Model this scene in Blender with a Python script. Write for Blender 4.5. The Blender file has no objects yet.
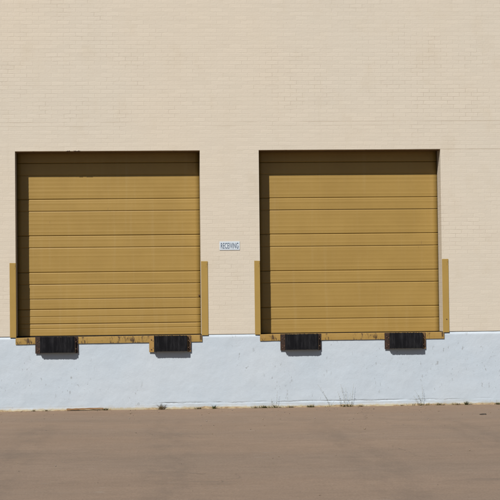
import bpy, bmesh, math, random
from mathutils import Vector, Matrix, noise

random.seed(7)
S = bpy.context.scene
COL = S.collection

# ------------------------------------------------------------------ helpers
def nv(x, y, z=0.0):
    return noise.noise(Vector((x, y, z)))

def mesh_obj(name, bm, mats, parent=None, smooth=False):
    bmesh.ops.recalc_face_normals(bm, faces=bm.faces)
    me = bpy.data.meshes.new(name)
    bm.to_mesh(me)
    bm.free()
    if not isinstance(mats, (list, tuple)):
        mats = [mats]
    for m in mats:
        me.materials.append(m)
    if smooth:
        me.polygons.foreach_set('use_smooth', [True] * len(me.polygons))
    o = bpy.data.objects.new(name, me)
    COL.objects.link(o)
    if parent is not None:
        o.parent = parent
    return o

def tag(o, label=None, cat=None, group=None, kind=None):
    if label: o['label'] = label
    if cat: o['category'] = cat
    if group: o['group'] = group
    if kind: o['kind'] = kind
    return o

def empty(name, loc):
    o = bpy.data.objects.new(name, None)
    o.empty_display_size = 0.1
    COL.objects.link(o)
    o.location = loc
    return o

def box(bm, x0, x1, y0, y1, z0, z1, bevel=0.0, mat=0, seg=1):
    t = bmesh.new()
    bmesh.ops.create_cube(t, size=1.0)
    bmesh.ops.scale(t, vec=(x1 - x0, y1 - y0, z1 - z0), verts=t.verts)
    bmesh.ops.translate(t, vec=((x0 + x1) / 2, (y0 + y1) / 2, (z0 + z1) / 2), verts=t.verts)
    if bevel > 0:
        bmesh.ops.bevel(t, geom=t.edges[:], offset=bevel, segments=seg, affect='EDGES', profile=0.6)
    merge(bm, t, mat)

def merge(bm, t, mat=0):
    vm = {}
    for v in t.verts:
        vm[v] = bm.verts.new(v.co)
    for f in t.faces:
        try:
            nf = bm.faces.new([vm[v] for v in f.verts])
            nf.material_index = mat
            nf.smooth = f.smooth
        except ValueError:
            pass
    t.free()

def cyl(bm, p, axis, r, h, n=10, mat=0, r2=None):
    t = bmesh.new()
    bmesh.ops.create_cone(t, cap_ends=True, segments=n, radius1=r, radius2=r if r2 is None else r2, depth=h)
    q = Vector((0, 0, 1)).rotation_difference(Vector(axis))
    bmesh.ops.rotate(t, cent=(0, 0, 0), matrix=q.to_matrix(), verts=t.verts)
    bmesh.ops.translate(t, vec=p, verts=t.verts)
    merge(bm, t, mat)

def tube(bm, pts, r0, r1, n=5, mat=0):
    rings = []
    for i, p in enumerate(pts):
        p = Vector(p)
        a = Vector(pts[max(i - 1, 0)]); b = Vector(pts[min(i + 1, len(pts) - 1)])
        d = (b - a).normalized()
        u = d.orthogonal().normalized(); w = d.cross(u)
        r = r0 + (r1 - r0) * i / (len(pts) - 1)
        rings.append([bm.verts.new(p + (u * math.cos(2 * math.pi * k / n) + w * math.sin(2 * math.pi * k / n)) * r) for k in range(n)])
    for a, b in zip(rings, rings[1:]):
        for k in range(n):
            f = bm.faces.new((a[k], a[(k + 1) % n], b[(k + 1) % n], b[k])); f.material_index = mat
    for ring in (rings[0], rings[-1]):
        try:
            f = bm.faces.new(ring); f.material_index = mat
        except ValueError:
            pass

def slab_with_openings(bm, xs, zs, solid, y0, y1):
    """A wall y0..y1 whose cells (i, j) between xs and zs are solid where solid(i, j)."""
    nx, nz = len(xs) - 1, len(zs) - 1
    V = {}
    def v(i, j, k):
        if (i, j, k) not in V:
            V[(i, j, k)] = bm.verts.new((xs[i], (y0, y1)[k], zs[j]))
        return V[(i, j, k)]
    s = lambda i, j: 0 <= i < nx and 0 <= j < nz and solid(i, j)
    for i in range(nx):
        for j in range(nz):
            if not s(i, j):
                continue
            bm.faces.new((v(i, j, 0), v(i + 1, j, 0), v(i + 1, j + 1, 0), v(i, j + 1, 0)))
            bm.faces.new((v(i, j, 1), v(i, j + 1, 1), v(i + 1, j + 1, 1), v(i + 1, j, 1)))
            if not s(i - 1, j): bm.faces.new((v(i, j, 0), v(i, j + 1, 0), v(i, j + 1, 1), v(i, j, 1)))
            if not s(i + 1, j): bm.faces.new((v(i + 1, j, 0), v(i + 1, j, 1), v(i + 1, j + 1, 1), v(i + 1, j + 1, 0)))
            if not s(i, j - 1): bm.faces.new((v(i, j, 0), v(i, j, 1), v(i + 1, j, 1), v(i + 1, j, 0)))
            if not s(i, j + 1): bm.faces.new((v(i, j + 1, 0), v(i + 1, j + 1, 0), v(i + 1, j + 1, 1), v(i, j + 1, 1)))

# ------------------------------------------------------------------ materials
ALBEDO = 0.66        # paint values below were mixed at exposure 0; the picture is exposed about two thirds of a stop up
class NT:
    def __init__(self, name):
        self.m = bpy.data.materials.new(name); self.m.use_nodes = True
        self.t = self.m.node_tree; self.t.nodes.clear()
        self.out = self.n('ShaderNodeOutputMaterial')
        self.b = self.n('ShaderNodeBsdfPrincipled')
        self.l(self.b.outputs[0], self.out.inputs[0])
        self.b.inputs['Specular IOR Level'].default_value = 0.25
        self.obj = self.n('ShaderNodeTexCoord').outputs['Object']
    def n(self, kind, **kw):
        x = self.t.nodes.new(kind)
        for k, v in kw.items(): setattr(x, k, v)
        return x
    def l(self, a, b): self.t.links.new(a, b)
    def put(self, sock, v):
        if hasattr(v, 'is_output'): self.l(v, sock)
        else: sock.default_value = v
    def math(self, op, a, b=0.0, c=0.0, clamp=False):
        x = self.n('ShaderNodeMath', operation=op); x.use_clamp = clamp
        self.put(x.inputs[0], a); self.put(x.inputs[1], b); self.put(x.inputs[2], c)
        return x.outputs[0]
    def map(self, vec=None, scale=(1, 1, 1), loc=(0, 0, 0), rot=(0, 0, 0)):
        x = self.n('ShaderNodeMapping')
        self.l(vec if vec is not None else self.obj, x.inputs[0])
        x.inputs['Scale'].default_value = scale; x.inputs['Location'].default_value = loc; x.inputs['Rotation'].default_value = rot
        return x.outputs[0]
    def noise(self, scale, detail=4, rough=0.6, vec=None, dist=0.0):
        x = self.n('ShaderNodeTexNoise')
        self.l(vec if vec is not None else self.obj, x.inputs['Vector'])
        x.inputs['Scale'].default_value = scale; x.inputs['Detail'].default_value = detail
        x.inputs['Roughness'].default_value = rough; x.inputs['Distortion'].default_value = dist
        return x.outputs['Fac']
    def ramp(self, v, a, b, smooth=True):
        x = self.n('ShaderNodeMapRange')
        if smooth: x.interpolation_type = 'SMOOTHSTEP'
        self.put(x.inputs[0], v); x.inputs[1].default_value = a; x.inputs[2].default_value = b
        return x.outputs[0]
    def mix(self, f, a, b, mode='MIX'):
        x = self.n('ShaderNodeMix', data_type='RGBA', blend_type=mode)
        self.put(x.inputs[0], f)
        for s, v in ((x.inputs[6], a), (x.inputs[7], b)):
            if hasattr(v, 'is_output'): self.l(v, s)
            else: s.default_value = (*v, 1)
        return x.outputs[2]
    def vmul(self, col, k):
        """brightness variation of a paint by k (socket around 1)"""
        x = self.n('ShaderNodeVectorMath', operation='SCALE')
        self.l(col, x.inputs[0]); self.put(x.inputs['Scale'], k)
        return x.outputs[0]
    def sep(self):
        x = self.n('ShaderNodeSeparateXYZ'); self.l(self.obj, x.inputs[0]); return x.outputs
    def bump(self, h, strength=1.0, dist=0.004, normal=None):
        x = self.n('ShaderNodeBump'); x.inputs['Strength'].default_value = strength; x.inputs['Distance'].default_value = dist
        self.l(h, x.inputs['Height'])
        if normal is not None: self.l(normal, x.inputs['Normal'])
        return x.outputs[0]
    def done(self, col, rough=0.8, normal=None, metallic=0.0):
        if not hasattr(col, 'is_output'):
            rgb = self.n('ShaderNodeRGB'); rgb.outputs[0].default_value = (*col, 1); col = rgb.outputs[0]
        self.l(self.vmul(col, ALBEDO), self.b.inputs['Base Color'])
        self.put(self.b.inputs['Roughness'], rough)
        self.b.inputs['Metallic'].default_value = metallic
        if normal is not None: self.l(normal, self.b.inputs['Normal'])
        return self.m

SEAM = 1.222          # where the brick starts
COURSE = 0.0678

def brick_material():
    k = NT('painted_brick')
    s = k.sep()
    # wobble the courses a little so that no line is ruler straight
    wob = k.n('ShaderNodeTexNoise'); k.l(k.obj, wob.inputs['Vector']); wob.inputs['Scale'].default_value = 7.0; wob.inputs['Detail'].default_value = 3
    off = k.n('ShaderNodeVectorMath', operation='SCALE'); 
    sub = k.n('ShaderNodeVectorMath', operation='SUBTRACT'); k.l(wob.outputs['Color'], sub.inputs[0]); sub.inputs[1].default_value = (.5, .5, .5)
    k.l(sub.outputs[0], off.inputs[0]); off.inputs['Scale'].default_value = 0.018
    xy = k.math('ADD', s[0], s[1])          # side walls and reveals get running courses too
    cmb = k.n('ShaderNodeCombineXYZ'); k.l(xy, cmb.inputs[0]); k.l(k.math('SUBTRACT', s[2], SEAM), cmb.inputs[1])
    add = k.n('ShaderNodeVectorMath', operation='ADD'); k.l(cmb.outputs[0], add.inputs[0]); k.l(off.outputs[0], add.inputs[1])
    def brick(mortar, smooth):
        b = k.n('ShaderNodeTexBrick'); k.l(add.outputs[0], b.inputs['Vector'])
        b.offset = 0.5; b.inputs['Scale'].default_value = 1.0
        b.inputs['Brick Width'].default_value = 0.2032; b.inputs['Row Height'].default_value = COURSE
        b.inputs['Mortar Size'].default_value = mortar; b.inputs['Mortar Smooth'].default_value = smooth
        b.inputs['Bias'].default_value = 0.0
        b.inputs['Color1'].default_value = (0, 0, 0, 1); b.inputs['Color2'].default_value = (1, 1, 1, 1); b.inputs['Mortar'].default_value = (.5, .5, .5, 1)
        return b
    wide = brick(0.0075, 0.75); thin = brick(0.0042, 0.5)
    sx = k.n('ShaderNodeSeparateColor'); k.l(wide.outputs['Color'], sx.inputs[0])
    # where the paint has filled the joints and where it has opened
    worn = k.ramp(k.noise(0.55, 3, 0.6, k.map(scale=(1, 1, 1.6), loc=(3.1, 0, 1.7))), 0.43, 0.66)
    worn2 = k.ramp(k.noise(3.2, 4, 0.65), 0.44, 0.68)
    highup = k.math('MULTIPLY', k.ramp(s[2], 4.35, 5.2), k.math('SUBTRACT', 1.0, k.math('MULTIPLY', k.ramp(s[2], 5.7, 6.6), 0.6)))
    opened = k.math('MULTIPLY', k.math('ADD', k.math('MULTIPLY', worn, 0.8), k.math('MULTIPLY', highup, 0.45)), k.math('ADD', worn2, 0.3), clamp=True)
    joint = k.math('MULTIPLY', thin.outputs['Fac'], k.math('ADD', k.math('MULTIPLY', opened, 0.36), 0.02))
    # a few long open courses: over the lintels and at the bond course above them
    def course(z, amount, n_scale, loc):
        d = k.math('ABSOLUTE', k.math('SUBTRACT', k.math('ADD', s[2], k.math('MULTIPLY', wob.outputs['Fac'], 0.010)), z + 0.005))
        line = k.math('SUBTRACT', 1.0, k.ramp(d, 0.003, 0.009))
        return k.math('MULTIPLY', k.math('MULTIPLY', line, k.ramp(k.noise(n_scale, 2, 0.5, k.map(scale=(1, 1, 0.05), loc=loc)), 0.42, 0.62)), amount)
    lines = k.math('MAXIMUM', course(SEAM + COURSE * 45, 0.5, 1.3, (2, 0, 0)), course(SEAM + COURSE * 52, 0.45, 0.9, (7.3, 0, 4)))
    lines = k.math('MAXIMUM', lines, course(SEAM + COURSE * 51, 0.3, 1.1, (1.3, 0, 9)))
    joint = k.math('MAXIMUM', joint, lines, clamp=True)
    base = k.mix(k.ramp(k.noise(0.35, 3, 0.5, k.map(loc=(5, 1, 2))), 0.3, 0.7), (0.570, 0.505, 0.414), (0.555, 0.503, 0.423))
    base = k.mix(k.math('MULTIPLY', k.ramp(k.noise(2.1, 5, 0.65, k.map(scale=(1, 1, 0.7))), 0.5, 0.75), 0.35), base, (0.50, 0.43, 0.33))
    # each brick took the paint a touch differently; fine soot speckle
    tone = k.math('ADD', k.math('MULTIPLY', sx.outputs[0], 0.035), 0.970)
    tone = k.math('MULTIPLY', tone, k.math('ADD', k.math('MULTIPLY', k.noise(55, 4, 0.7), 0.10), 0.95))
    base = k.vmul(base, tone)
    base = k.mix(joint, base, (0.30, 0.235, 0.165))
    speck = k.math('MULTIPLY', k.ramp(k.noise(24, 2, 0.5, k.map(loc=(4, 2, 8))), 0.745, 0.80), 0.5)
    base = k.mix(speck, base, (0.30, 0.23, 0.15))
    drip = k.math('MULTIPLY', k.ramp(k.noise(5.5, 4, 0.6, k.map(scale=(1, 1, 0.06), loc=(9, 0, 2))), 0.60, 0.80), 0.22)
    base = k.mix(drip, base, (0.40, 0.34, 0.26))
    # relief: rounded joints, uneven brick faces, pitted paint
    h = k.math('MULTIPLY', wide.outputs['Fac'], k.math('SUBTRACT', -0.36, k.math('MULTIPLY', opened, 0.45)))
    h = k.math('ADD', h, k.math('MULTIPLY', k.noise(4.5, 3, 0.6, k.map(scale=(0.4, 1, 2.2))), 1.6))
    h = k.math('ADD', h, k.math('MULTIPLY', sx.outputs[0], 0.35))
    h = k.math('ADD', h, k.math('MULTIPLY', k.noise(30, 5, 0.7), 1.1))
    return k.done(base, 0.75, k.bump(h, 0.50, 0.0030))

def dock_material():
    k = NT('painted_concrete')
    s = k.sep()
    base = k.mix(k.ramp(k.noise(0.8, 4, 0.6), 0.3, 0.72), (0.440, 0.506, 0.576), (0.472, 0.527, 0.586))
    base = k.vmul(base, k.math('ADD', k.math('MULTIPLY', k.noise(34, 4, 0.7), 0.10), 0.95))
    # roller bands
    band = k.noise(2.2, 2, 0.5, k.map(scale=(1, 1, 0.12), loc=(0, 0, 3)))
    base = k.vmul(base, k.math('ADD', k.math('MULTIPLY', band, 0.08), 0.96))
    # scuffs and chips, gathered in patches, slightly upright
    where = k.ramp(k.noise(1.1, 2, 0.5, k.map(loc=(2.4, 0, 6.1))), 0.45, 0.61)
    chip = k.ramp(k.noise(13, 3, 0.55, k.map(scale=(1.25, 1, 0.62), loc=(1, 0, 0))), 0.635, 0.69)
    fine = k.ramp(k.noise(31, 3, 0.55, k.map(scale=(1, 1, 0.5), loc=(6, 0, 2))), 0.66, 0.715)
    marks = k.math('MULTIPLY', k.math('ADD', k.math('MULTIPLY', chip, 0.5), k.math('MULTIPLY', fine, 0.4)), where, clamp=True)
    base = k.mix(marks, base, (0.20, 0.20, 0.19))
    # splash dirt in the last hand's breadth above the pavement
    low = k.math('SUBTRACT', 1.0, k.ramp(k.math('ADD', s[2], k.math('MULTIPLY', k.noise(7, 4, 0.65), 0.14)), 0.065, 0.16))
    base = k.mix(k.math('MULTIPLY', low, 0.42), base, (0.40, 0.335, 0.24))
    # the cold joint over the footing has opened to a dirty crack
    zc = k.math('ABSOLUTE', k.math('SUBTRACT', k.math('ADD', s[2], k.math('MULTIPLY', k.noise(3.2, 5, 0.7, k.map(scale=(1, 1, 0.02))), 0.050)), 0.1215))
    ck = k.math('SUBTRACT', 1.0, k.ramp(zc, 0.0025, 0.0075))
    ck = k.math('MULTIPLY', ck, k.math('MULTIPLY', k.ramp(s[0], 2.0, 2.5), k.math('SUBTRACT', 1.0, k.ramp(s[0], 7.0, 7.6))))
    ck = k.math('MULTIPLY', ck, k.ramp(k.noise(2.2, 4, 0.65, k.map(scale=(1, 1, 0.05), loc=(3, 0, 5))), 0.40, 0.62))
    base = k.mix(k.math('MULTIPLY', ck, 0.75), base, (0.13, 0.125, 0.115))
    foot = k.math('SUBTRACT', 1.0, k.ramp(k.math('ADD', s[2], k.math('MULTIPLY', k.noise(11, 4, 0.65, k.map(scale=(1, 1, 0.3), loc=(0, 0, 2))), 0.075)), 0.048, 0.082))
    base = k.mix(k.math('MULTIPLY', foot, 0.8), base, (0.40, 0.335, 0.20))
    h = k.math('ADD', k.math('MULTIPLY', k.noise(45, 5, 0.7), 0.7), k.math('MULTIPLY', k.noise(9, 4, 0.6), 1.4))
    h = k.math('SUBTRACT', h, k.math('MULTIPLY', k.math('ADD', marks, ck), 0.8))
    return k.done(base, 0.6, k.bump(h, 0.58, 0.0036))

def ochre_paint(name, rust=0.0, col=(0.318, 0.204, 0.054), streaks=True):
    k = NT(name)
    base = k.vmul(k.mix(k.ramp(k.noise(1.7, 4, 0.6), 0.3, 0.7), col, (col[0] * 0.93, col[1] * 0.92, col[2] * 0.9)),
                  k.math('ADD', k.math('MULTIPLY', k.noise(60, 4, 0.7), 0.10), 0.95))
    if streaks:   # dust run down by rain, faint scratches
        run = k.ramp(k.noise(9, 4, 0.6, k.map(scale=(1, 1, 0.05))), 0.5, 0.78)
        base = k.mix(k.math('MULTIPLY', run, 0.16), base, (0.39, 0.29, 0.14))
        scr = k.ramp(k.noise(21, 2, 0.5, k.map(scale=(1, 1, 0.22), loc=(3, 1, 1))), 0.735, 0.775)
        base = k.mix(k.math('MULTIPLY', scr, 0.35), base, (0.17, 0.10, 0.04))
    if rust > 0:
        r = k.ramp(k.noise(11, 6, 0.7, k.map(scale=(1, 1, 0.35), loc=(2, 5, 1))), 0.66 - 0.3 * rust, 0.76 - 0.28 * rust)
        rc = k.mix(k.ramp(k.noise(40, 3, 0.6), 0.35, 0.65), (0.024, 0.016, 0.013), (0.054, 0.026, 0.017))
        base = k.mix(k.math('MULTIPLY', r, 0.9), base, rc)
        p = k.ramp(k.noise(16, 4, 0.65, k.map(scale=(1, 1, 0.8), loc=(8, 5, 1))), 0.64, 0.70)
        base = k.mix(k.math('MULTIPLY', p, 0.55 * min(1, rust * 1.6)), base, (0.38, 0.31, 0.22))
    return k.done(base, 0.5, k.bump(k.noise(70, 4, 0.6), 0.35, 0.0012))

def rubber_material():
    k = NT('bumper_rubber')
    base = k.mix(k.ramp(k.noise(20, 4, 0.65, k.map(scale=(1, 1, 0.18))), 0.4, 0.72), (0.007, 0.007, 0.009), (0.022, 0.022, 0.025))
    dust = k.ramp(k.noise(60, 4, 0.7, k.map(scale=(1, 1, 0.1), loc=(3, 0, 0))), 0.60, 0.78)
    base = k.mix(k.math('MULTIPLY', dust, 0.45), base, (0.085, 0.085, 0.092))
    k.b.inputs['Specular IOR Level'].default_value = 0.08
    return k.done(base, 0.85, k.bump(k.noise(80, 3, 0.6), 0.5, 0.002))

def pavement_material():
    k = NT('dusty_pavement')
    s = k.sep()
    base = k.mix(k.ramp(k.noise(0.45, 5, 0.62, k.map(scale=(0.35, 1, 1))), 0.32, 0.68), (0.224, 0.162, 0.117), (0.202, 0.151, 0.113))
    # red dust washed towards the wall
    dist = k.math('ADD', s[1], k.math('MULTIPLY', k.noise(0.9, 4, 0.6), 1.8))
    dust = k.math('MULTIPLY', k.ramp(dist, -1.3, 0.9), 0.75)
    base = k.mix(dust, base, (0.228, 0.152, 0.098))
    # long pale and dark wheel-worn bands
    band = k.noise(1.1, 6, 0.7, k.map(scale=(0.22, 1, 1), loc=(4, 2, 0)))
    base = k.vmul(base, k.math('ADD', k.math('MULTIPLY', band, 0.42), 0.79))
    base = k.vmul(base, k.math('ADD', k.math('MULTIPLY', k.noise(5.5, 5, 0.7, k.map(scale=(0.6, 1, 1))), 0.38), 0.81))
    base = k.vmul(base, k.math('ADD', k.math('MULTIPLY', k.noise(48, 5, 0.8), 1.3), 0.35))
    pale = k.math('MULTIPLY', k.ramp(k.noise(4.1, 4, 0.6, k.map(scale=(0.55, 1, 1), loc=(7, 3, 0))), 0.63, 0.74), 0.32)
    base = k.mix(pale, base, (0.29, 0.25, 0.21))
    oil = k.math('MULTIPLY', k.ramp(k.noise(1.3, 3, 0.55, k.map(scale=(0.5, 1, 1), loc=(1.5, 8, 0))), 0.63, 0.76), 0.35)
    base = k.mix(oil, base, (0.10, 0.082, 0.068))
    # wheel tracks running in to each dock door
    def track(x0):
        d = k.math('ABSOLUTE', k.math('SUBTRACT', k.math('ADD', s[0], k.math('MULTIPLY', k.noise(0.35, 3, 0.5, k.map(scale=(0.3, 1, 1))), 0.5)), x0 + 0.25))
        return k.math('SUBTRACT', 1.0, k.ramp(d, 0.10, 0.42))
    tr = track(0.62)
    for x0 in (2.42, 4.65, 6.45):
        tr = k.math('MAXIMUM', tr, track(x0))
    tr = k.math('MULTIPLY', k.math('MULTIPLY', tr, k.ramp(k.noise(3.4, 5, 0.7, k.map(scale=(1, 0.25, 1), loc=(2, 0, 0))), 0.36, 0.66)), k.math('SUBTRACT', 1.0, k.ramp(s[1], -5.0, -0.8)))
    base = k.mix(k.math('MULTIPLY', tr, 0.30), base, (0.115, 0.090, 0.072))
    # hairline cracks
    v = k.n('ShaderNodeTexVoronoi', feature='DISTANCE_TO_EDGE')
    wv = k.n('ShaderNodeVectorMath', operation='ADD'); k.l(k.obj, wv.inputs[0])
    wn = k.n('ShaderNodeTexNoise'); k.l(k.obj, wn.inputs['Vector']); wn.inputs['Scale'].default_value = 2.0; wn.inputs['Detail'].default_value = 5
    sc = k.n('ShaderNodeVectorMath', operation='SCALE'); k.l(wn.outputs['Color'], sc.inputs[0]); sc.inputs['Scale'].default_value = 0.5
    k.l(sc.outputs[0], wv.inputs[1]); k.l(wv.outputs[0], v.inputs['Vector']); v.inputs['Scale'].default_value = 0.28
    crack = k.math('SUBTRACT', 1.0, k.ramp(v.outputs['Distance'], 0.001, 0.0035))
    crack = k.math('MULTIPLY', k.math('MULTIPLY', crack, k.ramp(k.noise(0.5, 2, 0.5), 0.47, 0.62)), 0.40)
    base = k.mix(crack, base, (0.09, 0.07, 0.055))
    h = k.math('ADD', k.math('MULTIPLY', k.noise(120, 4, 0.75), 1.0), k.math('MULTIPLY', k.noise(6, 4, 0.6), 2.0))
    return k.done(base, 0.9, k.bump(h, 0.6, 0.005))

def plain(name, c0, c1, scale=20, rough=0.85, stretch=(1, 1, 1)):
    k = NT(name)
    base = k.mix(k.ramp(k.noise(scale, 4, 0.65, k.map(scale=stretch)), 0.32, 0.68), c0, c1)
    return k.done(base, rough, k.bump(k.noise(scale * 3, 3, 0.6), 0.4, 0.002))

M = dict(
    brick=brick_material(), dock=dock_material(), rubber=rubber_material(), pave=pavement_material(),
    door=ochre_paint('door_ochre'),
    guard=ochre_paint('guard_ochre', 0.12, (0.340, 0.222, 0.058)),
    sill=ochre_paint('sill_ochre', 0.52, (0.335, 0.213, 0.060)),
    sill_clean=ochre_paint("sill_ochre_clean", 0.46, (0.335, 0.210, 0.057)),
    angle_ochre=ochre_paint('angle_ochre', 0.35, (0.33, 0.20, 0.062)),
    angle_rust=ochre_paint('angle_rust', 1.25, (0.045, 0.030, 0.020)),
    angle_part=ochre_paint('angle_part_rust', 0.75, (0.20, 0.115, 0.042)),
    lintel=ochre_paint('lintel_paint', 0.3, (0.20, 0.125, 0.06), False),
    bolt=plain('bolt_steel', (0.05, 0.03, 0.02), (0.14, 0.07, 0.035), 60, 0.6),
    scale=plain('rust_scale', (0.022, 0.012, 0.008), (0.06, 0.028, 0.016), 40, 0.8),
    black=plain('seal_rubber', (0.010, 0.010, 0.010), (0.02, 0.02, 0.02), 20),
    roof=plain('roof_gravel', (0.25, 0.24, 0.22), (0.36, 0.34, 0.31), 9),
    flash=plain('flashing', (0.53, 0.47, 0.37), (0.49, 0.43, 0.34), 3, 0.6),
    sign=plain('sign_white', (0.56, 0.62, 0.68), (0.53, 0.59, 0.65), 30, 0.4),
    ink=plain('sign_ink', (0.055, 0.085, 0.135), (0.080, 0.115, 0.165), 60, 0.5),
    grit=plain('wall_foot_grit', (0.34, 0.265, 0.16), (0.19, 0.125, 0.07), 16),
    wood=plain('weathered_wood', (0.155, 0.075, 0.035), (0.32, 0.19, 0.09), 14, 0.85, (0.12, 1, 1)),
    pebble_tan=plain('pebble_tan', (0.22, 0.16, 0.11), (0.30, 0.23, 0.16), 60),
    pebble_grey=plain('pebble_grey', (0.22, 0.18, 0.15), (0.30, 0.26, 0.23), 60),
    stone=plain('dark_stone', (0.035, 0.028, 0.022), (0.06, 0.05, 0.04), 40),
    leaf=plain('weed_leaf', (0.13, 0.18, 0.050), (0.19, 0.21, 0.075), 25, 0.6),
    dry=plain('dry_grass', (0.42, 0.33, 0.17), (0.28, 0.21, 0.10), 25, 0.8),
    stalk=plain('weed_stalk', (0.34, 0.32, 0.24), (0.25, 0.245, 0.17), 25, 0.8),
)

# ------------------------------------------------------------------ pavement, one sheet to the horizon
bm = bmesh.new()
xs = [-260, -60, -12] + [-3 + 0.35 * i for i in range(40)] + [20, 60, 270]
ys = [-300, -80, -30] + [-14 + 0.35 * i for i in range(41)] + [0.35, 20, 60, 320]
g = [[bm.verts.new((x, y, 0.006 * nv(x * .5, y * .5, 3) + 0.003 * nv(x * 1.7, y * 1.7) - 0.004 if (-3 < x < 11 and -14 < y < 0.1) else 0.0)) for y in ys] for x in xs]
for i in range(len(xs) - 1):
    for j in range(len(ys) - 1):
        bm.faces.new((g[i][j], g[i + 1][j], g[i + 1][j + 1], g[i][j + 1]))
tag(mesh_obj('pavement', bm, M['pave'], smooth=True), kind='structure')

# ------------------------------------------------------------------ the warehouse
DOORS = [(0.0, 3.048), (4.028, 7.076)]
HEAD = 4.275          # underside of the lintels
TOP = 7.62            # top of the parapet, above what the picture takes in
REVEAL = 0.32
X0, X1, DEEP = -11.0, 17.5, 16.0

ware = tag(empty('warehouse', (0, 0, 0)), 'cream painted brick warehouse wall on a pale blue dock base with two ochre doors', 'warehouse')

# brick front with its two openings, returning round both corners
bm = bmesh.new()
slab_with_openings(bm, [X0, 0.0, 3.048, 4.028, 7.076, X1], [SEAM, HEAD, TOP - 0.018],
                   lambda i, j: not (j == 0 and i in (1, 3)), 0.0, REVEAL)
box(bm, X0, X0 + 0.3, REVEAL + 0.002, DEEP - 0.302, SEAM, TOP - 0.02)
box(bm, X1 - 0.3, X1, REVEAL + 0.002, DEEP - 0.302, SEAM, TOP - 0.02)
box(bm, X0, X1, DEEP - 0.3, DEEP, SEAM, TOP - 0.02)
mesh_obj('brick_wall', bm, M['brick'], ware)

# concrete dock wall: cast, lumpy, with the edge of its footing showing along part of the bottom
def ledge(x):
    a = min(1.0, max(0.0, (x - 2.1) / 0.35)) * min(1.0, max(0.0, (7.3 - x) / 0.4))
    a = max(a, 0.35 * min(1.0, max(0.0, nv(x * 1.1, 4.0) * 3)))
    return a * (0.55 + 0.45 * min(1, max(0, 0.5 + 1.6 * nv(x * 2.3, 9.1))))
def dock_y(x, z):
    y = 0.008 + 0.0035 * nv(x * 1.3, z * 1.6, 1) + 0.0030 * nv(x * 4.5, z * 5.5, 2) + 0.0012 * nv(x * 15, z * 15, 5)
    zl = 0.088 + 0.010 * nv(x * 1.6, 2.2) + 0.006 * nv(x * 9, 7.7)
    t = min(1.0, max(0.0, (zl - z) / 0.012))
    y -= 0.0035 * ledge(x) * t
    zg = abs(z - zl - 0.008)
    y += 0.009 * ledge(x) * max(0.0, 1 - zg / 0.014) * max(0, min(1, 0.5 + 3 * nv(x * 3.1, 1.7)))
    # a thin lap of mortar smeared along the pavement
    y -= 0.012 * max(0.0, 1 - z / 0.05) * max(0.0, 0.5 + nv(x * 2.7, 5.5))
    return y
bm = bmesh.new()
zz = [-0.05] + [0.008 * i for i in range(0, 18)] + [0.16 + 0.0264 * i for i in range(0, 40)]
zz[-1] = 1.213; zz[-2] = 1.165
xx = [X0] + [-1.6 + 0.0225 * i for i in range(500)] + [X1]
in_door = lambda x: any(a - 0.005 < x < b + 0.019 for a, b in DOORS)
def top_z(x, z): return z - (0.022 if z == zz[-1] and in_door(x) else 0.0)
V = [[bm.verts.new((x, dock_y(x, z), top_z(x, z))) for z in zz] for x in xx]
for i in range(len(xx) - 1):
    for j in range(len(zz) - 1):
        bm.faces.new((V[i][j], V[i + 1][j], V[i + 1][j + 1], V[i][j + 1]))
back_t = [bm.verts.new((x, 0.9, top_z(x, zz[-1]))) for x in xx]
for i in range(len(xx) - 1):
    bm.faces.new((V[i][-1], V[i + 1][-1], back_t[i + 1], back_t[i]))
for e in (0, -1):
    bb = bm.verts.new((xx[e], 0.9, zz[0]))
    bm.faces.new([v for v in V[e]] + [back_t[e], bb])
box(bm, X0, X0 + 0.28, 0.902, DEEP - 0.3, -0.05, 1.213)
box(bm, X1 - 0.28, X1, 0.902, DEEP - 0.3, -0.05, 1.213)
box(bm, X0, X1, DEEP - 0.298, DEEP - 0.01, -0.05, 1.213)
mesh_obj('dock_wall', bm, M['dock'], ware, smooth=True)

# flat roof behind the parapet and the thin cap on the wall head
bm = bmesh.new()
box(bm, X0 + 0.302, X1 - 0.302, REVEAL + 0.002, DEEP - 0.302, 7.05, 7.22)
roof = mesh_obj('roof', bm, M['roof'], ware)
bm = bmesh.new()
x = X0 - 0.006
while x < X1:                              # lengths of flashing, butted, none quite level
    w = min(3.05, X1 + 0.006 - x)
    dz = random.uniform(-0.002, 0.002)
    box(bm, x + 0.0005, x + w - 0.0005, -0.014, REVEAL + 0.02, TOP - 0.0178, TOP + 0.03 + dz, 0.003)
    x += w
mesh_obj('parapet_cap', bm, M['flash'], roof)

# ---- overhead doors
def door_profile(z, grooves, tilts, ribs):
    """depth of the pressed steel at height z (smaller is nearer the street)"""
    y = 0.0
    for i, (zg, d, w) in enumerate(grooves):
        t = abs(z - zg) / w
        if t < 1:
            y += d * (1 - t) ** 0.6
    for (z0, z1, s) in tilts:
        if z0 <= z < z1:
            u = (z - z0) / (z1 - z0)
            y += s * (u - 0.5)
    for (zr, a, w) in ribs:
        t = (z - zr) / w
        if -1 < t < 1:
            y -= a * (0.5 + 0.5 * math.cos(math.pi * t))
    return y

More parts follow.
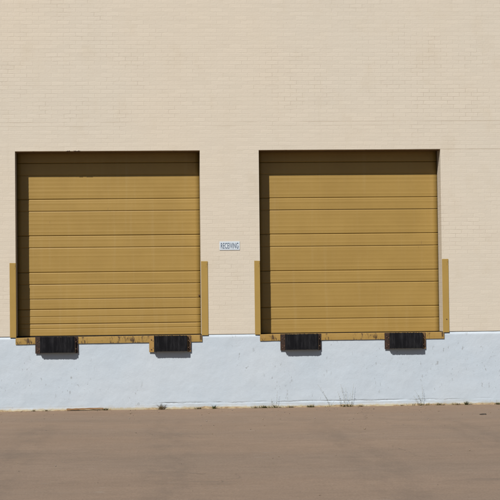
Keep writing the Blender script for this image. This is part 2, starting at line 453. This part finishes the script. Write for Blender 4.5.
def overhead_door(x0, x1, joints, grooves, extra, latch, label):
    Y = REVEAL + 0.018
    bm = bmesh.new()       # the fixed surround: stops both sides, header seal, and the black rubber under the last section
    for sx in (-1, 1):
        xe = x0 if sx < 0 else x1
        box(bm, min(xe, xe + sx * 0.12), max(xe, xe + sx * 0.12), Y - 0.010, Y + 0.05, 1.213, HEAD + 0.3)
    box(bm, x0 - 0.01, x1 + 0.01, Y + 0.004, Y + 0.045, 1.190, 1.238)
    box(bm, x0 - 0.12, x1 + 0.12, Y - 0.010, Y + 0.05, HEAD + 0.302, HEAD + 0.42)
    door = mesh_obj('overhead_door', bm, M['black'], ware)
    tag(door, label)
    rnd = random.Random(int(x0 * 100) + 5)
    gs = sorted(joints[1:-1] + grooves)
    G = [(z, 0.0105, 0.0095) for z in gs] + [(z, 0.006, 0.008) for z in extra]
    edges = sorted([joints[0]] + gs + extra + [joints[-1]])
    tilts = [(a, b, rnd.uniform(-0.0035, 0.0055)) for a, b in zip(edges, edges[1:])]
    ribs = []
    for a, b in zip(edges, edges[1:]):
        n = max(1, round((b - a) / 0.068))
        for q in range(1, n):
            ribs.append((a + (b - a) * q / n, rnd.uniform(0.0003, 0.0016), 0.024))
    for a, b in zip(joints, joints[1:]):
        n = int((b - a) / 0.0055)
        zs = [a + 0.0012 + (b - a - 0.0024) * i / n for i in range(n + 1)]
        xs_ = [x0 - 0.002 + (x1 - x0 + 0.004) * i / 36 for i in range(37)]
        bm = bmesh.new()
        seed = rnd.uniform(0, 50)
        def yy(x, z):
            return Y + door_profile(z, G, tilts, ribs) + 0.0016 * nv(x * 0.9, z * 2.4, seed) + 0.0007 * nv(x * 4.1, z * 9, seed)
        W = [[bm.verts.new((x, yy(x, z), z + 0.0015 * nv(x * .8, seed, 2))) for z in zs] for x in xs_]
        for i in range(len(xs_) - 1):
            for j in range(len(zs) - 1):
                bm.faces.new((W[i][j], W[i + 1][j], W[i + 1][j + 1], W[i][j + 1]))
        # thickness: returned edges and a back sheet
        B = [[bm.verts.new((x, Y + 0.045, z)) for z in (zs[0], zs[-1])] for x in xs_]
        for i in range(len(xs_) - 1):
            bm.faces.new((W[i][0], B[i][0], B[i + 1][0], W[i + 1][0]))
            bm.faces.new((W[i][-1], W[i + 1][-1], B[i + 1][1], B[i][1]))
            bm.faces.new((B[i][0], B[i][1], B[i + 1][1], B[i + 1][0]))
        bm.faces.new([v for v in W[0]] + [B[0][1], B[0][0]])
        bm.faces.new([v for v in W[-1]] + [B[-1][1], B[-1][0]])
        mesh_obj('door_section', bm, M['door'], door, smooth=True)
    if latch:
        bm = bmesh.new()
        box(bm, x1 - 0.036, x1 - 0.012, Y - 0.016, Y - 0.003, latch - 0.012, latch + 0.012, 0.003)
        cyl(bm, (x1 - 0.024, Y - 0.020, latch), (0, 1, 0), 0.006, 0.012, 8)
        mesh_obj('latch', bm, M['bolt'], door)
    return door

overhead_door(*DOORS[0], [1.222, 1.660, 2.276, 2.888, 3.497, 4.105, HEAD + 0.30], [1.418, 2.075, 2.687, 3.296, 3.90],
              [1.541, 1.341, 1.833], 1.868, 'ochre ribbed overhead door left of the receiving sign, with extra ridges low down')
overhead_door(*DOORS[1], [1.222, 1.652, 2.264, 2.883, 3.493, 4.097, HEAD + 0.30], [1.453, 2.06, 2.672, 3.289, 3.895],
              [], None, 'ochre ribbed overhead door right of the receiving sign, its bottom section smooth')

# steel lintels seen from below
for (a, b) in DOORS:
    bm = bmesh.new()
    box(bm, a + 0.002, b - 0.002, 0.004, REVEAL - 0.002, HEAD - 0.009, HEAD - 0.001, 0.001)
    lin = mesh_obj('lintel', bm, M['lintel'], ware)
    if a == 0.0:
        for xa, xb in ((0.845, 0.905), (0.965, 1.072)):      # paint flaked off the front edge, bare rusty steel
            bm = bmesh.new()
            n = 9
            top = [(xa + (xb - xa) * q / n, HEAD + 0.004 + random.uniform(-0.004, 0.007)) for q in range(n + 1)]
            bot = [(xa + (xb - xa) * q / n, HEAD - 0.0070) for q in range(n + 1)]
            F = [[bm.verts.new((x, y, z)) for x, z in top] + [bm.verts.new((x, y, z)) for x, z in reversed(bot)] for y in (-0.0015, 0.003)]
            bm.faces.new(F[0]); bm.faces.new(list(reversed(F[1])))
            for q in range(len(F[0])):
                q2 = (q + 1) % len(F[0])
                bm.faces.new((F[0][q], F[0][q2], F[1][q2], F[1][q]))
            mesh_obj('rust_patch', bm, M['scale'], lin)


# ------------------------------------------------------------------ corner guards on the jambs
def guard(name, x0, x1, side, label, bolts=()):
    """a steel angle screwed to the corner: broad leg on the wall face, short leg turned into the opening; side +1: opening lies to its right"""
    o = empty(name, ((x0 + x1) / 2, 0, 1.206))
    tag(o, label, 'corner guard', 'steel guards at the door jambs')
    bm = bmesh.new()
    xc = (x0 + x1) / 2; w = (x1 - x0) / 2
    box(bm, -w, w, -0.010, -0.0015, 0.0, 1.226, 0.0022)
    xe = w if side > 0 else -w
    box(bm, min(xe - side * 0.0055, xe), max(xe - side * 0.0055, xe), -0.0012, 0.022, 0.004, 1.222, 0.001)
    # hand-cut: the ends are not quite square
    for v in bm.verts:
        v.co.z += 0.004 * (v.co.x / w) * random.uniform(-1, 1) * 0.5
    mesh_obj('steel_angle', bm, M['guard'], o)
    for z in bolts:
        b = bmesh.new()
        cyl(b, (0.01 * (1 if side < 0 else -1), -0.0125, z), (0, 1, 0), 0.010, 0.006, 6)
        mesh_obj('bolt', b, M['bolt'], o)
    return o
guard('corner_guard', -0.099, 0.003, 1, 'ochre steel guard on the jamb left of the ridged left door')
guard('corner_guard', 3.050, 3.161, -1, 'ochre steel guard beside the receiving sign wall, at the right jamb of the left door')
guard('corner_guard', 3.934, 4.027, 1, 'ochre steel guard on the jamb between receiving sign and right door')
guard('corner_guard', 7.078, 7.184, -1, 'ochre steel guard with a rusty bolt near its foot, right of the right door', (0.22,))

# ------------------------------------------------------------------ steel sill angles under the doors
def sill(x0, x1, mat, label, sag=0.0):
    o = empty('sill_angle', ((x0 + x1) / 2, 0, 1.104))
    tag(o, label, 'sill plate', 'steel edges under the dock doors')
    w = (x1 - x0) / 2
    bm = bmesh.new()
    n = 60
    # front leg, lower edge a little chewed, upper edge dented by trucks
    def dent(x): return 0.0022 * max(0, nv(x * 2.3 + x0, 3.3)) + 0.0012 * nv(x * 9, 1.1)
    L = []
    for i in range(n + 1):
        x = -w + 2 * w * i / n
        d = dent(x)
        zl = 0.0015 * nv(x * 5, 8.2); zt = 0.106 - 0.002 * max(0, nv(x * 6, 2.2))
        L.append([bm.verts.new((x, yv, zv)) for yv, zv in ((-0.008 + d, zl), (-0.0095 + d, 0.05), (-0.008 + d, zt - 0.004), (-0.005 + d, zt), (0.0, zt), (0.0, zl))])
    for i in range(n):
        for q in range(6):
            bm.faces.new((L[i][q], L[i][(q + 1) % 6], L[i + 1][(q + 1) % 6], L[i + 1][q]))
    bm.faces.new(L[0]); bm.faces.new(L[-1])
    mesh_obj('front_plate', bm, mat, o, smooth=False)
    bm = bmesh.new()
    box(bm, -w + 0.011, w - 0.023, 0.001, 0.325, 0.1005, 0.1065, 0.001)
    mesh_obj('top_plate', bm, mat, o)
    o.rotation_euler.y = -sag          # settled at its left end
    o.location.z -= sag * w
    return o
sill(-0.008, 3.057, M['sill'], 'ochre steel edge with rust streaks under the left door', 0.0035)
sill(4.015, 7.097, M['sill_clean'], 'cleaner ochre steel edge under the right door')

# ------------------------------------------------------------------ dock bumpers
def bumper(x0, x1, a_w, b_w, left_mat, right_mat, label, seed, cut):
    """laminated rubber pad held between two end angles; x0..x1 over the angles, a_w/b_w the flange widths"""
    rnd = random.Random(seed)
    xc = (x0 + x1) / 2
    o = empty('dock_bumper', (xc, -0.012, 0.94))
    tag(o, label, 'dock bumper', 'rubber bumpers under the dock doors')
    l, r = x0 - xc, x1 - xc
    bm = bmesh.new()
    x = l + a_w
    pad_end = r - b_w
    while x < pad_end - 0.004:            # tyre plies on edge
        t = min(rnd.uniform(0.011, 0.019), pad_end - x)
        d = 0.078 + rnd.uniform(-0.002, 0.002)
        zb = 0.010 + rnd.uniform(0.0, 0.0035); zt = 0.272 + rnd.uniform(-0.004, 0.002)
        if cut and x > pad_end - 0.05:    # corner torn away at one end
            d -= 0.024 * (x - (pad_end - 0.05)) / 0.05
        box(bm, x, x + t - 0.0012, -d, -0.004, zb, zt, 0.0025)
        x += t
    mesh_obj('rubber_pad', bm, M['rubber'], o)
    for s, mat, wf in ((-1, left_mat, a_w), (1, right_mat, b_w)):
        bm = bmesh.new()
        e = l if s < 0 else r
        i = e - s * wf
        box(bm, min(e, i), max(e, i), -0.008, 0.0, 0.0, 0.270, 0.0015)                                   # flange on the wall
        box(bm, min(i + s * 0.001, i + s * 0.009), max(i + s * 0.001, i + s * 0.009), -0.056, -0.0085, 0.003, 0.268, 0.0015)    # leg against the plies
        mesh_obj('end_angle', bm, mat, o)
        if wf > 0.035:
            for z in (0.045, 0.205):
                b = bmesh.new()
                cyl(b, ((e + i + s * 0.009) / 2, -0.0115, z), (0, 1, 0), 0.0105, 0.009, 6)
                mesh_obj('bolt', b, M['bolt'], o)
    # through rods that squeeze the plies
    for z in (0.07, 0.185):
        for e in (l + a_w - 0.016, r - b_w + 0.016):
            bm = bmesh.new()
            cyl(bm, (e, -0.040, z), (1, 0, 0), 0.0115, 0.012, 6)
            mesh_obj('tie_rod_nut', bm, M['bolt'], o)
    return o
bumper(0.314, 1.014, 0.082, 0.050, M['angle_rust'], M['angle_rust'], 'black rubber dock bumper with torn corner, under the left end of the left door', 3, True)
bumper(2.181, 2.872, 0.082, 0.062, M['angle_ochre'], M['angle_part'], 'black rubber dock bumper with one ochre end plate, under the right end of left door', 9, False)
bumper(4.352, 5.030, 0.078, 0.048, M['angle_rust'], M['angle_rust'], 'black rubber dock bumper under the left end of the right door, above the tall weeds', 14, True)
bumper(6.092, 6.782, 0.078, 0.060, M['angle_rust'], M['angle_part'], 'black rubber dock bumper under the right end of the right door', 21, False)

# ------------------------------------------------------------------ the sign
sg = tag(empty('sign', (3.5275, -0.002, 2.6860)), 'small white sign reading RECEIVING on the brick between the doors', 'sign')
bm = bmesh.new()
box(bm, -0.168, 0.168, -0.006, -0.001, -0.0715, 0.0715, 0.0015)
mesh_obj('sign_panel', bm, M['sign'], sg)
cu = bpy.data.curves.new('lettering_outline', 'FONT')
cu.body = 'RECEIVING'; cu.align_x = 'CENTER'; cu.align_y = 'CENTER'
cu.size = 0.128; cu.extrude = 0.0006; cu.offset = 0.0011; cu.space_character = 1.06
tmp = bpy.data.objects.new('lettering_outline', cu); COL.objects.link(tmp)
bpy.context.view_layer.update()
me = bpy.data.meshes.new_from_object(tmp.evaluated_get(bpy.context.evaluated_depsgraph_get()))
bpy.data.objects.remove(tmp, do_unlink=True)
vx = [v.co.x for v in me.vertices]; vy = [v.co.y for v in me.vertices]
cx_, cy_ = (min(vx) + max(vx)) / 2, (min(vy) + max(vy)) / 2
kx, ky = 0.292 / (max(vx) - min(vx)), 0.096 / (max(vy) - min(vy))
for v in me.vertices:
    v.co = Vector(((v.co.x - cx_) * kx, -v.co.z - 0.0072, (v.co.y - cy_) * ky))
me.materials.clear(); me.materials.append(M['ink'])
lt = bpy.data.objects.new('lettering', me); COL.objects.link(lt); lt.parent = sg

# ------------------------------------------------------------------ along the foot of the wall
# windblown grit gathered in the corner
bm = bmesh.new()
rows = [(0.012, 1.0), (-0.006, 0.85), (-0.022, 0.5), (-0.045, 0.22), (-0.075, 0.0)]
n = 620
prev = None
for i in range(n + 1):
    x = -1.2 + 10.8 * i / n
    a = max(0.0, 0.45 + 0.75 * nv(x * 1.4, 2.0) + 0.55 * nv(x * 6.0, 4.4) + 0.3 * nv(x * 19, 1.4))
    w = 0.65 + 0.5 * nv(x * 2.0, 8.8) + 0.25 * nv(x * 11, 3)
    cur = [bm.verts.new((x, (yy_ if q == 0 else yy_ * w) , max(-0.012, -0.006 + 0.040 * a * h + 0.003 * nv(x * 40, q * 3.1)))) for q, (yy_, h) in enumerate(rows)]
    if prev:
        for q in range(len(rows) - 1):
            bm.faces.new((prev[q], cur[q], cur[q + 1], prev[q + 1]))
    prev = cur
tag(mesh_obj('grit', bm, M['grit'], smooth=False), 'tan grit and dry litter gathered along the foot of the dock wall', 'grit', kind='stuff')

# the broken slat lying in it
o = tag(empty('wooden_slat', (0.82, -0.045, 0.010)), 'thin brown wooden slat lying against the foot of the dock wall', 'wooden slat')
bm = bmesh.new()
L = []
N = 26
for i in range(N + 1):
    t = i / N
    x = 0.60 * t
    half = 0.016 * (1 - 0.45 * t) * (0.85 + 0.35 * nv(x * 14, 0.3))
    z = 0.012 + 0.010 * t + 0.004 * nv(x * 7, 6.1)
    L.append([bm.verts.new((x, dy, z + dz)) for dy, dz in ((-0.012, -half), (-0.014, half * 0.8), (0.006, half), (0.010, -half * 0.8))])
for i in range(N):
    for q in range(4):
        bm.faces.new((L[i][q], L[i][(q + 1) % 4], L[i + 1][(q + 1) % 4], L[i + 1][q]))
bm.faces.new(L[0]); bm.faces.new(L[-1])
sl = mesh_obj('wood', bm, M['wood'], o)

# a dark clod out on the pavement
bm = bmesh.new()
bmesh.ops.create_icosphere(bm, subdivisions=3, radius=1.0)
for v in bm.verts:
    r = 1 + 0.35 * noise.noise(v.co * 1.7)
    v.co = Vector((v.co.x * 0.055 * r, v.co.y * 0.035 * r, max(-0.004, v.co.z * 0.013 * r + 0.005)))
cl = mesh_obj('stone', bm, M['stone'], smooth=True)
cl.location = (7.26, -2.32, -0.002)
tag(cl, 'small flat dark stone lying on the bare pavement', 'stone')

# loose chips and pebbles scattered over the pavement, thickest near the wall
bm = bmesh.new()
rg = random.Random(77)
for i in range(520):
    x = rg.uniform(-2.5, 10.5); y = -0.1 - rg.expovariate(1 / 2.2) if i % 3 else rg.uniform(-13.5, -0.1)
    rad = min(0.014, 0.0030 + rg.expovariate(1 / 0.0022))
    t = bmesh.new(); bmesh.ops.create_icosphere(t, subdivisions=1, radius=rad)
    q = rg.uniform(0.4, 0.8); st = rg.uniform(0.8, 1.7)
    for v in t.verts:
        v.co = Vector((v.co.x * st * rg.uniform(.75, 1.2), v.co.y * rg.uniform(.75, 1.2), v.co.z * q)) + Vector((x, y, rad * q * 0.5))
    merge(bm, t, rg.choice((0, 0, 0, 1, 2) if rad < 0.008 else (0, 0, 1)))
tag(mesh_obj('gravel', bm, [M['pebble_tan'], M['pebble_grey'], M['stone']]), 'fine gravel and chips strewn over the brown pavement', 'gravel', kind='stuff')

# ---- weeds
def blade(bm, base, az, lean, length, width, mat, droop=0.6):
    d = Vector((math.cos(az), math.sin(az), 0)); s = Vector((-d.y, d.x, 0))
    pts = []
    for i in range(5):
        t = i / 4
        out = length * (lean * t + droop * lean * t * t * 0.6)
        up = length * t * (1 - 0.35 * droop * lean * t)
        pts.append((Vector(base) + d * out + Vector((0, 0, up)), width * (1 - t) ** 0.7 * (0.6 + 0.8 * min(t * 3, 1)) / 1.4))
    pv = None
    for p, w in pts:
        c = (bm.verts.new(p - s * w / 2), bm.verts.new(p + s * w / 2))
        if pv:
            f = bm.faces.new((pv[0], pv[1], c[1], c[0])); f.material_index = mat
        pv = c

def tuft(x, y, spread, height, count, dry, label, seed, name='weed_tuft'):
    rnd = random.Random(seed)
    bm = bmesh.new()
    for _ in range(count):
        bx = rnd.gauss(0, spread * 0.42); by = rnd.uniform(-0.022, 0.012)
        az = rnd.uniform(math.pi * 0.95, math.pi * 2.05)
        blade(bm, (bx, by, -0.008), az, rnd.uniform(0.15, 1.0), height * rnd.uniform(0.45, 1.15), rnd.uniform(0.006, 0.013),
              1 if rnd.random() < dry else 0, rnd.uniform(0.3, 1.1))
    t = mesh_obj(name, bm, [M['leaf'], M['dry']])
    t.location = (x, y, 0)
    tag(t, label, 'weed', 'low weeds along the foot of the dock wall')
    return t

def tall_weed(x, y, stalks, label, seed, foliage=True, spread=0.05, dry=0.3):
    rnd = random.Random(seed)
    o = tag(empty('tall_weed', (x, y, 0)), label, 'weed', 'tall thin weeds against the dock wall')
    bm = bmesh.new()
    for (dx, top_dx, h) in stalks:
        pts = []
        for i in range(7):
            t = i / 6
            pts.append((dx + top_dx * (0.45 * t + 0.55 * t * t) + 0.006 * nv(t * 4, dx * 31, seed), -0.006 - 0.02 * math.sin(t * 2.2), -0.005 + h * t))
        tube(bm, pts, 0.0019, 0.0009, 5)
        for q in range(3, 7):               # seed heads and side twigs
            p = Vector(pts[q])
            for _ in range(1):
                d = Vector((rnd.uniform(-1, 1), rnd.uniform(-1, 0.1), rnd.uniform(0.3, 1.1))).normalized()
                tube(bm, [p, p + d * rnd.uniform(0.012, 0.026)], 0.0009, 0.0016, 4)
    mesh_obj('stalk', bm, M['stalk'], o)
    bm = bmesh.new()
    for _ in range(46 if foliage else 16):
        blade(bm, (rnd.gauss(0, spread), rnd.uniform(-0.03, 0.008), -0.008), rnd.uniform(math.pi * .9, math.pi * 2.1), rnd.uniform(.2, 1.0),
              rnd.uniform(0.03, 0.075) if foliage else rnd.uniform(0.02, 0.05), rnd.uniform(0.008, 0.016), 1 if rnd.random() < dry else 0, 0.8)
    for (dx, top_dx, h) in stalks:
        for q in range(5):
            t = rnd.uniform(0.08, 0.6)
            blade(bm, (dx + top_dx * (0.45 * t + 0.55 * t * t), -0.02, h * t), rnd.uniform(math.pi, 2 * math.pi), 0.8, rnd.uniform(.02, .045), 0.007, 0, 0.8)
    mesh_obj('leaves', bm, [M['leaf'], M['dry']], o)
    return o

Y0 = -0.030
tall_weed(4.275, Y0, [(0.0, 0.015, 0.25), (-0.07, -0.01, 0.15)], 'tall weed with one straight thin stalk, near the left bumper of the right door', 31, True, 0.06, 0.4)
tall_weed(5.155, Y0, [(0.0, -0.19, 0.37), (0.03, 0.05, 0.10)], 'dry weed whose single long stalk leans far left below the right door', 32, False, 0.09, 0.9)
tall_weed(5.435, Y0, [(-0.09, -0.05, 0.24), (-0.03, -0.06, 0.37), (0.0, -0.005, 0.30), (0.09, 0.035, 0.37), (0.05, 0.02, 0.22)], 'bushy green weed with several tall thin stalks below the right door', 33, True, 0.055, 0.15)
tall_weed(6.700, Y0, [(0.0, -0.11, 0.24), (0.02, -0.02, 0.33), (-0.05, -0.09, 0.16)], 'tangled brown weed with leaning stalks under the rightmost bumper', 34, True, 0.09, 0.75)
TUFTS = [
    (1.46, 0.055, 0.035, 34, 0.35, 'small green weed tuft at the end of the wooden slat'),
    (2.37, 0.055, 0.090, 40, 0.92, 'straw coloured grass tuft standing highest, under the right bumper of the left door'),
    (2.98, 0.075, 0.035, 26, 0.75, 'flat brownish weed tuft below the right end of the left door'),
    (3.24, 0.035, 0.050, 34, 0.12, 'small dark green weed tuft below the receiving sign'),
    (3.93, 0.075, 0.035, 30, 0.55, 'olive weed tuft below the guard on the left jamb of the right door'),
    (4.07, 0.100, 0.040, 60, 0.25, 'wide low green weed mat just left of the straight stalked weed'),
    (4.50, 0.080, 0.030, 32, 0.80, 'flat dry weed tuft just right of the straight stalked weed'),
    (4.84, 0.070, 0.034, 44, 0.30, 'low olive green weed mat left of the leaning dry stalk'),
    (5.66, 0.090, 0.030, 30, 0.92, 'dry brown weed litter just right of the bushy green weed'),
    (6.36, 0.030, 0.024, 14, 0.95, 'tiny dry weed tuft under the left edge of the rightmost bumper'),
    (7.00, 0.080, 0.034, 40, 0.60, 'yellow green weed tuft below the right end of the right door'),
    (7.28, 0.100, 0.036, 40, 0.85, 'dry brown weed tuft below the right jamb guard of the right door'),
    (7.45, 0.035, 0.060, 36, 0.10, 'upright bright green weed tuft right of the right door'),
    (7.98, 0.060, 0.036, 34, 0.35, 'small green weed tuft furthest to the right along the wall'),
    (0.50, 0.060, 0.030, 26, 0.85, 'dry weed tuft left of the wooden slat'),
    (0.28, 0.050, 0.030, 20, 0.80, 'thin dry weed tuft under the leftmost bumper edge, furthest from the slat'),
]
for i, (x, sp, h, c, dry, lab) in enumerate(TUFTS):
    tuft(x, Y0 + random.uniform(-0.01, 0.006), sp, h * 1.45, int(c * 1.7), dry, lab, 100 + i)

# ------------------------------------------------------------------ daylight
sun_dir = Vector((-0.58, -1.0, 1.19)).normalized()       # towards the sun
elev = math.asin(sun_dir.z); rot = math.atan2(sun_dir.x, sun_dir.y)
w = bpy.data.worlds.new('World'); S.world = w; w.use_nodes = True
nt = w.node_tree; nt.nodes.clear()
sky = nt.nodes.new('ShaderNodeTexSky'); sky.sky_type = 'NISHITA'; sky.sun_disc = False
sky.sun_elevation = elev; sky.sun_rotation = rot
sky.altitude = 200; sky.air_density = 1.0; sky.dust_density = 0.8; sky.ozone_density = 1.0
bg = nt.nodes.new('ShaderNodeBackground'); bg.inputs[1].default_value = 0.05
out = nt.nodes.new('ShaderNodeOutputWorld')
# a bank of bright fair-weather cloud low in the north, behind the building; clear blue towards the sun
tc = nt.nodes.new('ShaderNodeTexCoord'); sp = nt.nodes.new('ShaderNodeSeparateXYZ'); nt.links.new(tc.outputs['Generated'], sp.inputs[0])
cn = nt.nodes.new('ShaderNodeTexNoise'); cn.inputs['Scale'].default_value = 3.2; cn.inputs['Detail'].default_value = 7; cn.inputs['Roughness'].default_value = 0.58
cm = nt.nodes.new('ShaderNodeMapping'); cm.inputs['Scale'].default_value = (1, 1, 2.6); nt.links.new(tc.outputs['Generated'], cm.inputs[0]); nt.links.new(cm.outputs[0], cn.inputs['Vector'])
def wmath(op, a, b):
    m = nt.nodes.new('ShaderNodeMath'); m.operation = op
    for i, v in enumerate((a, b)):
        if hasattr(v, 'is_output'): nt.links.new(v, m.inputs[i])
        else: m.inputs[i].default_value = v
    return m.outputs[0]
cover = wmath('ADD', wmath('ADD', cn.outputs['Fac'], wmath('MULTIPLY', sp.outputs[1], 0.42)), wmath('MULTIPLY', sp.outputs[2], -0.9))
mr = nt.nodes.new('ShaderNodeMapRange'); mr.interpolation_type = 'SMOOTHSTEP'; nt.links.new(cover, mr.inputs[0]); mr.inputs[1].default_value = 0.52; mr.inputs[2].default_value = 0.72
bc = nt.nodes.new('ShaderNodeBackground'); bc.inputs[0].default_value = (1.0, 0.985, 0.965, 1); bc.inputs[1].default_value = 0.55
mx = nt.nodes.new('ShaderNodeMixShader'); nt.links.new(mr.outputs[0], mx.inputs[0])
nt.links.new(sky.outputs[0], bg.inputs[0]); nt.links.new(bg.outputs[0], mx.inputs[1]); nt.links.new(bc.outputs[0], mx.inputs[2]); nt.links.new(mx.outputs[0], out.inputs[0])
ld = bpy.data.lights.new('sun', 'SUN'); ld.energy = 5.0; ld.angle = math.radians(0.53); ld.color = (1.0, 0.955, 0.885)
lo = bpy.data.objects.new('sun', ld); COL.objects.link(lo)
lo.rotation_euler = sun_dir.to_track_quat('Z', 'Y').to_euler()
lo.location = sun_dir * 40

# ------------------------------------------------------------------ camera: standing 26.5 m off, eye height, long lens
cd = bpy.data.cameras.new('camera'); cam = bpy.data.objects.new('camera', cd); COL.objects.link(cam)
yaw, pitch, roll = 0.0596, 0.0313, -0.0111
cy, sy, cp, sp = math.cos(yaw), math.sin(yaw), math.cos(pitch), math.sin(pitch)
fw = Vector((sy * cp, cy * cp, sp)); rt = Vector((cy, -sy, 0)); up = rt.cross(fw)
r2 = rt * math.cos(roll) + up * math.sin(roll); u2 = -rt * math.sin(roll) + up * math.cos(roll)
cam.matrix_world = Matrix(((r2.x, u2.x, -fw.x, 2.2842), (r2.y, u2.y, -fw.y, -26.5012), (r2.z, u2.z, -fw.z, 1.7805), (0, 0, 0, 1)))
cd.sensor_width = 36.0; cd.sensor_fit = 'HORIZONTAL'; cd.lens = 1600 / 500 * 36.0
cd.clip_start = 0.5; cd.clip_end = 1500
S.camera = cam

vs = S.view_settings
vs.view_transform = 'Standard'; vs.look = 'None'; vs.exposure = 0.65; vs.gamma = 1.0; vs.use_curve_mapping = False
